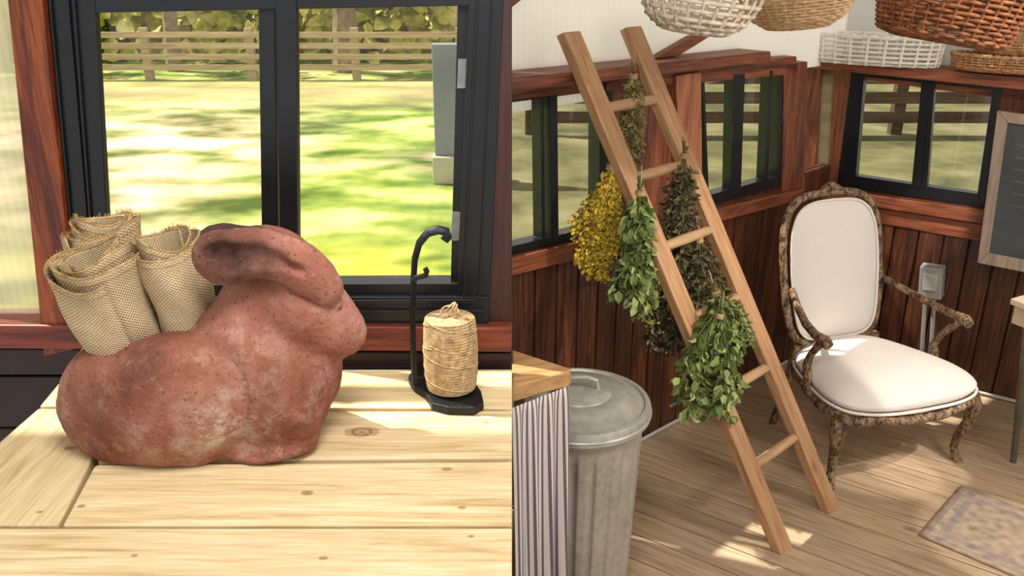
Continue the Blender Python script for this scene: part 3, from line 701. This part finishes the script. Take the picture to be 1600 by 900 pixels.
mb=MB(); mb.lathe([(.189,.600),(.193,.604),(.193,.632),(.189,.640),(.178,.642),(.172,.636),(.165,.638),(.15,.648),(.135,.650),(.13,.655),(.10,.662),(.085,.662),(.08,.667),(.04,.672),(.001,.673)],cc,96)
mb.lathe([(.193,.612),(.196,.616),(.193,.620)],cc,96,cap=False)
lid=mb.obj('lid',galv,can)
mb=MB(); mb.tube([cc+V(p) for p in((-.05,0,.67),(-.045,0,.695),(-.02,0,.705),(.02,0,.705),(.045,0,.695),(.05,0,.67))],.006,8); mb.obj('handle',galv,lid)

# ---- draped table
tb=thing('draped_table','small wood topped table with striped cloth skirt','table',(.05,1.6,0))
tz=.95
a,b_,c=on_z(800,546,tz),on_z(893,576,tz),on_z(800,604,tz)
mb=MB(); mb.prism([a,b_,on_z(889,580,tz),c],(0,0,-.036)); mb.obj('table_top',wood('table_pine',['#94693c','#b78c5a','#cba271'],(.9,.3,0),8,.55,None,.1),tb,smooth=False,bevel=.003)
m,nt,b=newmat('striped_cloth',.9)
uv=N(nt,'ShaderNodeUVMap'); sp=N(nt,'ShaderNodeSeparateXYZ'); nt.links.new(uv.outputs[0],sp.inputs[0])
fr=M2(nt,'FRACT',M2(nt,'MULTIPLY',sp.outputs[0],50.0)); st=M2(nt,'GREATER_THAN',fr,.58)
nt.links.new(mixc(nt,st,srgb('#d3c8c0'),srgb('#675d68')),b.inputs['Base Color']); bump(nt,b,noise(nt,uv.outputs[0],200,2),.1,.002)
pa=on_z(800,648,.90); pb=on_z(886,614,.90)
def cl(u_,v_):
    p=pa.lerp(pb,u_); n=V((pb.y-pa.y,-(pb.x-pa.x),0)).normalized()
    drop=v_*.82
    wv_=.014*math.sin(u_*21+v_*1.2)*(v_**.35)+.008*math.sin(u_*47+2+v_*2)*v_
    q=p+n*(wv_+.012*v_)+V((0,0,.015-drop)); q.x=max(q.x*(1+.10*v_),.0); return q
mb=MB(); mb.grid(cl,160,40,lambda u_,v_:(u_*.28*1.0,v_)); mb.obj('striped_skirt',m,tb,recalc=False,angle=180,solid=.0015,label='grey and white striped cloth skirt')
dkw=noisy('table_leg_wood',['#7a5636','#9a7048'],10,.6)
q=b_+V((-.03,-.0,0)); MB().bx(q.x-.012,q.x+.012,q.y-.012,q.y+.012,0,tz-.036).obj('leg',dkw,tb,smooth=False)
MB().bx(.004,.028,a.y-.04,a.y-.016,0,tz-.036).obj('leg',dkw,tb,smooth=False)

# ---- armchair
CO=V((1.375,2.69,0)); CR=Matrix.Rotation(math.radians(18),3,'Z')
def C(x,y,z): return CO+CR@V((x,y,z))
chair=thing('armchair','cream upholstered armchair with distressed carved wood frame','chair',CO)
m,nt,b=newmat('distressed_carved_wood',.55)
P=pos(nt); n1=noise(nt,scaled(nt,P,(1,1,.40)),60,5,.7,.6); n2=noise(nt,P,140,4,.6)
nt.links.new(ramp(nt,M2(nt,'ADD',M2(nt,'MULTIPLY',n1,.65),M2(nt,'MULTIPLY',n2,.35)),[(.37,'#17110d'),(.44,'#3a2a1e'),(.50,'#7c6044'),(.61,'#b29472')]),b.inputs['Base Color']); bump(nt,b,n1,.6,.004); cw=m
m,nt,b=newmat('cream_waffle_upholstery',.9)
P=pos(nt); sp=N(nt,'ShaderNodeSeparateXYZ'); nt.links.new(P,sp.inputs[0])
kk=6.2832/.0085
s1=M2(nt,'SINE',M2(nt,'MULTIPLY',M2(nt,'ADD',sp.outputs[0],M2(nt,'MULTIPLY',sp.outputs[1],.32)),kk)); s2=M2(nt,'SINE',M2(nt,'MULTIPLY',M2(nt,'ADD',sp.outputs[2],M2(nt,'MULTIPLY',sp.outputs[1],.9)),kk))
wf=M2(nt,'MULTIPLY',s1,s2)
nt.links.new(ramp(nt,M2(nt,'ADD',M2(nt,'MULTIPLY',wf,.5),.5),[(0,'#ddd4cc'),(1,'#f4eee8')]),b.inputs['Base Color']); bump(nt,b,wf,.25,.002); uph=m
def sgnp(v,p): return math.copysign(abs(v)**p,v)
def pillow(front,back,nr=16,nth=96):
    mb=MB(); 
    vs=[front(0,0)]
    for i in range(1,nr+1):
        r=math.sin(i/nr*math.pi/2)
        for k in range(nth): vs.append(front(r,2*math.pi*k/nth))
    for i in range(nr-1,0,-1):
        r=math.sin(i/nr*math.pi/2)
        for k in range(nth): vs.append(back(r,2*math.pi*k/nth))
    vs.append(back(0,0)); rings=2*nr-1
    fs=[(0,1+k,1+(k+1)%nth) for k in range(nth)]
    for i in range(rings-1):
        for k in range(nth): fs.append((1+i*nth+k,1+(i+1)*nth+k,1+(i+1)*nth+(k+1)%nth,1+i*nth+(k+1)%nth))
    e=len(vs)-1; o=1+(rings-1)*nth
    fs+=[(e,o+(k+1)%nth,o+k) for k in range(nth)]
    mb.add(vs,fs); return mb
def seatB(th,r=1,gx=0):
    x=sgnp(math.cos(th),.52); y=sgnp(math.sin(th),.60)
    yc=.170; yy=yc+(.262+gx)*y
    hw=(.322+gx)-.120*max(0,(yy+.05))/.45
    fy=-.028*(1-(x*x)) if y<0 else 0
    return (x*hw*r-.008, yc+((yy-yc)+fy)*r)
def sf(r,th):
    x,y=seatB(th,r); z=.345+.068*(1-r**3.2)**.75+.012*math.exp(-((x)/.2)**2)
    return C(x,y,z-.02*max(0,y/.4))
def sbk(r,th):
    x,y=seatB(th,r); return C(x,y,.345-.055*(1-r**5)**.6-.02*max(0,y/.4))
pillow(sf,sbk).obj('seat_cushion',uph,chair,angle=180)
NB=120
mb=MB(); mb.tube([C(*seatB(2*math.pi*k/NB,1,.002),.325-.02*max(0,seatB(2*math.pi*k/NB)[1]/.4)) for k in range(NB)],.0055,8,closed=True); mb.obj('seat_piping',uph,chair,angle=180)
mb=MB(); pts=[]
for k in range(140):
    th=2*math.pi*k/140; x,y=seatB(th,.975); pts.append(C(x,y,.295+.006*math.sin(th*9)-.015*max(0,y/.4)))
mb.tube(pts,.018,10,closed=True,up=(0,0,1),rj=.06)
mb.obj('seat_rail',cw,chair,angle=60)
def backB(th,r=1,g_=0):
    cx,sy=math.cos(th),math.sin(th)
    x=sgnp(cx,.42 if sy>0 else .40); y=sgnp(sy,.55 if sy>0 else .38)
    h=.632+(.258+g_)*y*r
    hw=(.206+g_)-.018*max(0,-y)
    if y>0: h+=.020*(1-x*x)*r*y
    return x*hw*r-.016,h
def BK(x,h,o=0): return C(x,.385+.24*(h-.36)-o,h)
def bf(r,th): x,h=backB(th,r,-.014); return BK(x,h,.022+.030*(1-r**3)**.7)
def bb_(r,th): x,h=backB(th,r,-.014); return BK(x,h,.022-.03*(1-r**6)**.6)
pillow(bf,bb_).obj('back_cushion',uph,chair,angle=180)
mb=MB(); mb.tube([BK(*backB(2*math.pi*k/NB,1,-.012),.028) for k in range(NB)],.005,8,closed=True); mb.obj('back_piping',uph,chair,angle=180)
mb=MB(); mb.tube([BK(*backB(2*math.pi*k/160,1,.009),.008) for k in range(160)],.0150,10,closed=True,rj=.07)
mb.tube([BK(x-.016,.922+.018*(1-(x/.05)**2),.012) for x in(-.05,-.03,-.012,0,.012,.03,.05)],[.008,.013,.018,.02,.018,.013,.008],10)
mb.obj('back_frame',cw,chair,angle=60)
for sx in(-1,1):
    mb=MB(); mb.tube([C(sx*x,y,z) for x,y,z in((.200,.43,.585),(.218,.39,.578),(.250,.31,.555),(.280,.22,.535),(.297,.14,.528),(.300,.085,.528),(.297,.062,.518))],[.012,.013,.014,.015,.016,.022,.017],10,rj=.06)
    mb.tube([C(sx*x,y,z) for x,y,z in((.296,.10,.522),(.292,.125,.49),(.284,.165,.44),(.280,.185,.39),(.280,.17,.34),(.28,.15,.29))],[.018,.014,.013,.015,.018,.020],10,rj=.06)
    mb.obj('armrest',cw,chair,angle=60)
    e=.008 if sx<0 else .022
    mb=MB(); mb.tube([C(sx*(x+e),y,z) for x,y,z in((.242,.015,.315),(.262,-.010,.285),(.276,-.025,.24),(.272,-.02,.17),(.258,.0,.10),(.254,.005,.05),(.262,-.008,.018),(.268,-.018,0))],[.026,.030,.028,.020,.015,.0135,.016,.018],10,rj=.06)
    mb.obj('leg',cw,chair,angle=60)
    mb=MB(); mb.tube([C(sx*x,y,z) for x,y,z in((.178,.385,.37),(.18,.385,.30),(.184,.395,.2),(.196,.42,.09),(.204,.44,0))],[.020,.022,.018,.015,.015],10,rj=.06)
    mb.obj('leg',cw,chair,angle=60)

# ---- chalkboard
cbt=thing('chalkboard','slate chalkboard in a pale weathered wood frame','chalkboard',RP(1590,420,.08))
def cq(poly,off,th): return [RP(a,b_,off) for a,b_ in poly],-nR*th
wf_=wood('pale_frame',['#8c7868','#a99484','#b9a696'],Z_,8,.6,None,.1)
mb=MB(); o=[(1558,173),(1742,198),(1702,446),(1527,411)]; i_=[(1574,192),(1722,212),(1686,424),(1545,396)]
for k in range(4):
    j=(k+1)%4; mb.prism(*cq([o[k],o[j],i_[j],i_[k]],.085,.022))
mb.obj('frame',wf_,cbt,smooth=False,bevel=.003)
MB().prism(*cq(i_,.072,.008)).obj('slate',noisy('slate',['#43474a','#54595b'],5,.8,0,0),cbt,smooth=False)
rd=random.Random(4); chk=noisy('chalk',['#9fa2a2','#b4b6b5'],50,.9,0,0)
for row in range(6):
    y0=226+row*19; x0=1588+rd.uniform(-3,3)-row*2.2; pts=[RP(x0+k*.8,y0+k*.15+1.8*math.sin(k*1.7+row)+rd.uniform(-.6,.6),.0735) for k in range(rd.randint(26,46))]
    MB().tube(pts,.0005,4).obj('chalk_writing',chk,cbt)
# ---- electrical box
eb=thing('outlet_box','grey weatherproof outlet box with conduit on the boards','outlet',RP(1452,470,.0))
MB().prism([RP(a,b_,.07) for a,b_ in((1437,416),(1473,421),(1470,470),(1434,465))],-nR*.07).obj('cover',noisy('grey_plastic',['#858380','#a5a3a0'],8,.35,0,.1),eb,smooth=False,bevel=.006)
MB().prism([RP(a,b_,.082) for a,b_ in((1443,427),(1465,430),(1463,457),(1441,454))],-nR*.014).obj('lid',noisy('clear_grey_lid',['#9b9996','#bbb9b6'],8,.25,0,.1),eb,smooth=False,bevel=.005)
cdm=noisy('metal_conduit',['#9a9a98','#bcbcba'],10,.4,.5,0)
for x in(1446,1460):
    MB().tube([RP(x,464,.025),RP(x-6,560,.025),V((RP(x-6,560,.025).x,RP(x-6,560,.025).y,0))],.009,10).obj('conduit',cdm,eb)
# ---- side table at the edge
st_=thing('side_table','cream painted side table with tapered dark leg','table',(1.83,2.75,0))
a=on_z(1579,466,.67)
tp=[a,a+V((.55,.30,0)),a+V((.75,-.15,0)),a+V((.19,-.42,0))]
MB().prism(tp,(0,0,-.022)).obj('table_top',noisy('cream_paint',['#cbb594','#dccab0'],6,.5,0,.1),st_,smooth=False,bevel=.004)
MB().prism([p+(V((1.95,2.75,.67))-p)*.08+V((0,0,-.022)) for p in tp],(0,0,-.07)).obj('apron',noisy('cream_apron',['#b59f80','#cbb698'],6,.5,0,.1),st_,smooth=False,bevel=.003)
lg=noisy('olive_leg',['#4a4638','#6d6552'],14,.55)
for (tx,ty),(bx_,by_) in(((a.x+.07,a.y-.02),on_z(1583,722,0).to_tuple()[:2]),((a.x+.5,a.y+.22),(a.x+.55,a.y+.25)),((a.x+.68,a.y-.14),(a.x+.75,a.y-.16)),((a.x+.22,a.y-.36),(a.x+.26,a.y-.42))):
    MB().tube([(tx,ty,.60),(bx_,by_,0)],[.020,.011],8).obj('leg',lg,st_,label='dark tapered leg')
# ---- rug
m,nt,b=newmat('faded_rug',.95)
P=pos(nt)
c1,c2=on_z(1435,838,0),on_z(1500,762,0); e1=(c2-c1); W_=e1.length; e1.normalize(); e2=V((e1.y,-e1.x,0))
def dotc(v,p0):
    n=N(nt,'ShaderNodeVectorMath',operation='DOT_PRODUCT'); nt.links.new(P,n.inputs[0]); n.inputs[1].default_value=v; return M2(nt,'SUBTRACT',n.outputs['Value'],p0.dot(v))
su,sv=dotc(e1,c1),dotc(e2,c1)
dv_=M2(nt,'MINIMUM',M2(nt,'MINIMUM',su,M2(nt,'SUBTRACT',W_,su)),sv)
vo=N(nt,'ShaderNodeTexVoronoi',{'Scale':30.0}); nt.links.new(P,vo.inputs['Vector'])
s1=M2(nt,'SINE',M2(nt,'MULTIPLY',su,95.0)); s2=M2(nt,'SINE',M2(nt,'MULTIPLY',sv,95.0))
pt=M2(nt,'ADD',M2(nt,'MULTIPLY',M2(nt,'MULTIPLY',s1,s2),.10),M2(nt,'ADD',M2(nt,'MULTIPLY',vo.outputs['Distance'],.5),M2(nt,'MULTIPLY',noise(nt,P,55,4,.7),.45)))
c=ramp(nt,pt,[(.22,'#8a7d76'),(.42,'#a8937f'),(.7,'#bfa892')])
bd=M2(nt,'LESS_THAN',M2(nt,'ABSOLUTE',M2(nt,'SUBTRACT',dv_,.055)),.012)
c=mixc(nt,M2(nt,'MULTIPLY',bd,.45),c,srgb('#7f7884'))
bd=M2(nt,'LESS_THAN',M2(nt,'ABSOLUTE',M2(nt,'SUBTRACT',dv_,.02)),.004)
c=mixc(nt,M2(nt,'MULTIPLY',bd,.45),c,srgb('#7f7884'))
nt.links.new(c,b.inputs['Base Color']); bump(nt,b,pt,.4,.003)
mb=MB(); 
mb.grid(lambda u_,v_:c1+e1*(W_*u_)+e2*(1.0*v_)+V((0,0,.006)),20,40); 
mb.obj('rug',m,None,solid=.008,label='small faded patterned rug on the floor boards',category='rug')

# ---- baskets
def basket(name,label,c,prof,rx,ry,nr,ns,tw,ts,mat,R=None,group='baskets',amp=None,rim=.008,cord=False,flat=1.0):
    c=V(c); R=R or Matrix.Identity(3); root=thing(name,label,'basket',c,group)
    def pr(u_):
        t=u_*(len(prof)-1); k=min(len(prof)-2,int(t)); f_=t-k
        return prof[k][0]*(1-f_)+prof[k+1][0]*f_, prof[k][1]*(1-f_)+prof[k+1][1]*f_
    amp=amp if amp is not None else ts*.9
    mb=MB(); n=ns*4
    for i in range(nr):
        u_=(i+.7)/nr; r,z=pr(u_); pts=[]
        for k in range(n):
            a=2*math.pi*k/n; o=amp*math.cos(a*ns/2+math.pi*(i%2))
            pts.append(c+R@V(((r*rx+o)*math.cos(a),(r*ry+o)*math.sin(a),z)))
        mb.tube(pts,tw,5,closed=True,flat=1.0)
    mb.obj('woven_body',mat,root,angle=180)
    mb=MB()
    for k in range(ns):
        a=2*math.pi*k/ns; mb.tube([c+R@V((pr(j/12)[0]*rx*math.cos(a),pr(j/12)[0]*ry*math.sin(a),pr(j/12)[1])) for j in range(13)],ts,5)
    mb.obj('stakes',mat,root,angle=180)
    mb=MB(); r,z=prof[-1]
    for o in(-1,1):
        mb.tube([c+R@V(((r*rx+o*rim*.35*math.cos(20*a))*math.cos(a),(r*ry+o*rim*.35*math.cos(20*a))*math.sin(a),z+o*rim*.35*math.sin(20*a))) for a in [2*math.pi*k/160 for k in range(160)]],rim*.6,6,closed=True)
    mb.obj('rim',mat,root,angle=180)
    if cord:
        mb=MB(); zc=2.42
        for sx in(-1,1):
            p=c+R@V((sx*r*rx,0,z)); mb.tube([p,V((c.x,c.y,min(zc-.1,p.z+.4))),V((c.x,c.y,zc))],.003,5)
        mb.obj('hanging_cord',twm,root)
wk_w=noisy('whitewashed_wicker',['#bda98e','#d8c8b2','#e8dccb'],60,.8); wk_t=noisy('tan_wicker',['#b08a5c','#cdaa7e','#dfc39c'],60,.75); wk_b=noisy('brown_wicker',['#4a2412','#7c4522','#a2683a'],40,.5)
wk_m=noisy('honey_wicker',['#8a5a34','#b5835a','#caa078'],50,.6); wk_p=noisy('white_painted_wicker',['#d8d2c8','#f0ece4'],50,.6)
bowl=[(.02,0),(.5,.005),(.75,.03),(.92,.075),(1,.13)]; deep=[(.02,0),(.6,.0),(.82,.01),(.9,.06),(.96,.12),(1,.18)]
def P3(px,py,t): return CAM+ray(px,py)*t
G='baskets hanging overhead'
basket('wicker_basket','whitewashed open weave round basket hanging from the roof',P3(1083,52,2.05),bowl,.150,.150,9,26,.0055,.0045,wk_w,Matrix.Rotation(.12,3,'Y'),G,rim=.010,cord=True)
basket('wicker_basket','light tan tightly woven hanging basket',P3(1246,44,2.35),bowl,.16,.16,22,36,.0042,.003,wk_t,Matrix.Rotation(-.1,3,'Y'),G,rim=.009,cord=True)
basket('wicker_basket','dark brown willow basket hanging from the roof',P3(1468,64,1.9),deep,.168,.13,26,34,.0045,.004,wk_b,Matrix.Rotation(.16,3,'Y'),G,rim=.011,cord=True)
Rr=Matrix.Rotation(math.atan2(dR.y,dR.x),3,'Z')
G2='baskets on the wall ledge'
def onledge(px,off=.05):
    z=RP(1195,84,.14).z*.5+RP(1660,127,.14).z*.5
    d=ray(px,0); d=V((d.x,d.y,0)); p0=R0+nR*off; n=nR
    t=(V((p0.x,p0.y,0))).dot(n)/ (d.dot(n)); return V((d.x*t,d.y*t,z+.004))
box=[(.05,0),(.96,0),(.965,.035),(.98,.07),(1,.105)]
basket('wicker_basket','white painted lattice tray basket on the ledge',onledge(1376,.10),box,.26,.10,8,24,.0055,.0065,wk_p,Rr,G2,rim=.008,amp=.003)
basket('wicker_basket','shallow woven honey coloured tray on the ledge',onledge(1588,.10),[(.05,0),(.8,0),(.97,.01),(1,.055)],.18,.10,14,44,.0036,.003,wk_m,Rr,G2,rim=.009)
basket('wicker_basket','round willow basket stacked on the woven tray',onledge(1600,.10)+V((0,0,.064)),[(.05,0),(.8,0),(.95,.02),(1,.09)],.14,.09,18,34,.0036,.003,wk_m,Rr,G2,rim=.008)

# ================================================================ lights, world, camera
w=bpy.data.worlds.new('World'); bpy.context.scene.world=w; w.use_nodes=True
bg=w.node_tree.nodes['Background']; bg.inputs[0].default_value=(1.0,.97,.92,1); bg.inputs[1].default_value=.85
def light(t,name,loc,target,energy,col,size=None,**k):
    l=bpy.data.lights.new(name,t); l.energy=energy; l.color=col; o=bpy.data.objects.new(name,l); link(o); o.location=loc
    d=V(target)-V(loc); o.rotation_euler=d.to_track_quat('-Z','Y').to_euler()
    if size: l.size=size
    for a,b2 in k.items(): setattr(l,a,b2)
    return o
s=light('SUN','sun',(0,0,5),(3.2,-1.2,0),7.5,(1,.95,.82)); s.data.angle=.02
light('AREA','bench_fill',(-.05,.65,2.3),(-.45,1.2,1.0),19,(1,.97,.92),.5)  # added soft fill over the bench, no fixture there
light('AREA','room_fill',(2.0,1.2,2.35),(1.2,2.9,.3),30,(1,.92,.82),.6)  # added overhead fill for the greenhouse corner, no fixture there
light('SPOT','chair_sunbeam',(2.3,1.6,2.3),(1.50,2.68,.38),150,(1,.92,.8),spot_size=math.radians(15),spot_blend=.2,shadow_soft_size=.02)
light('SPOT','rug_sunbeam',(2.5,1.4,2.3),(1.62,2.26,0),150,(1,.93,.82),spot_size=math.radians(12),spot_blend=.15,shadow_soft_size=.02)
light('SPOT','floor_sunbeam',(2.4,1.3,2.3),on_z(1412,738,0),190,(1,.93,.8),spot_size=math.radians(5),spot_blend=.4,shadow_soft_size=.02)
light('SPOT','sill_sunbeam',(1.2,1.9,2.3),RP(1450,345,.02),160,(1,.9,.78),spot_size=math.radians(8),spot_blend=.3,shadow_soft_size=.02)
light('SPOT','ladder_sunbeam',(1.9,.9,2.3),V((.5,2.4,1.0)),110,(1,.9,.76),spot_size=math.radians(30),spot_blend=.6,shadow_soft_size=.03)
cam=bpy.data.cameras.new('camera'); co=bpy.data.objects.new('camera',cam); link(co); co.location=CAM
co.rotation_euler=(math.radians(90)-PIT,0,0); cam.sensor_width=36; cam.lens=F/1600*36; cam.clip_start=.05
bpy.context.scene.camera=co
bpy.context.scene.view_settings.view_transform='Standard'
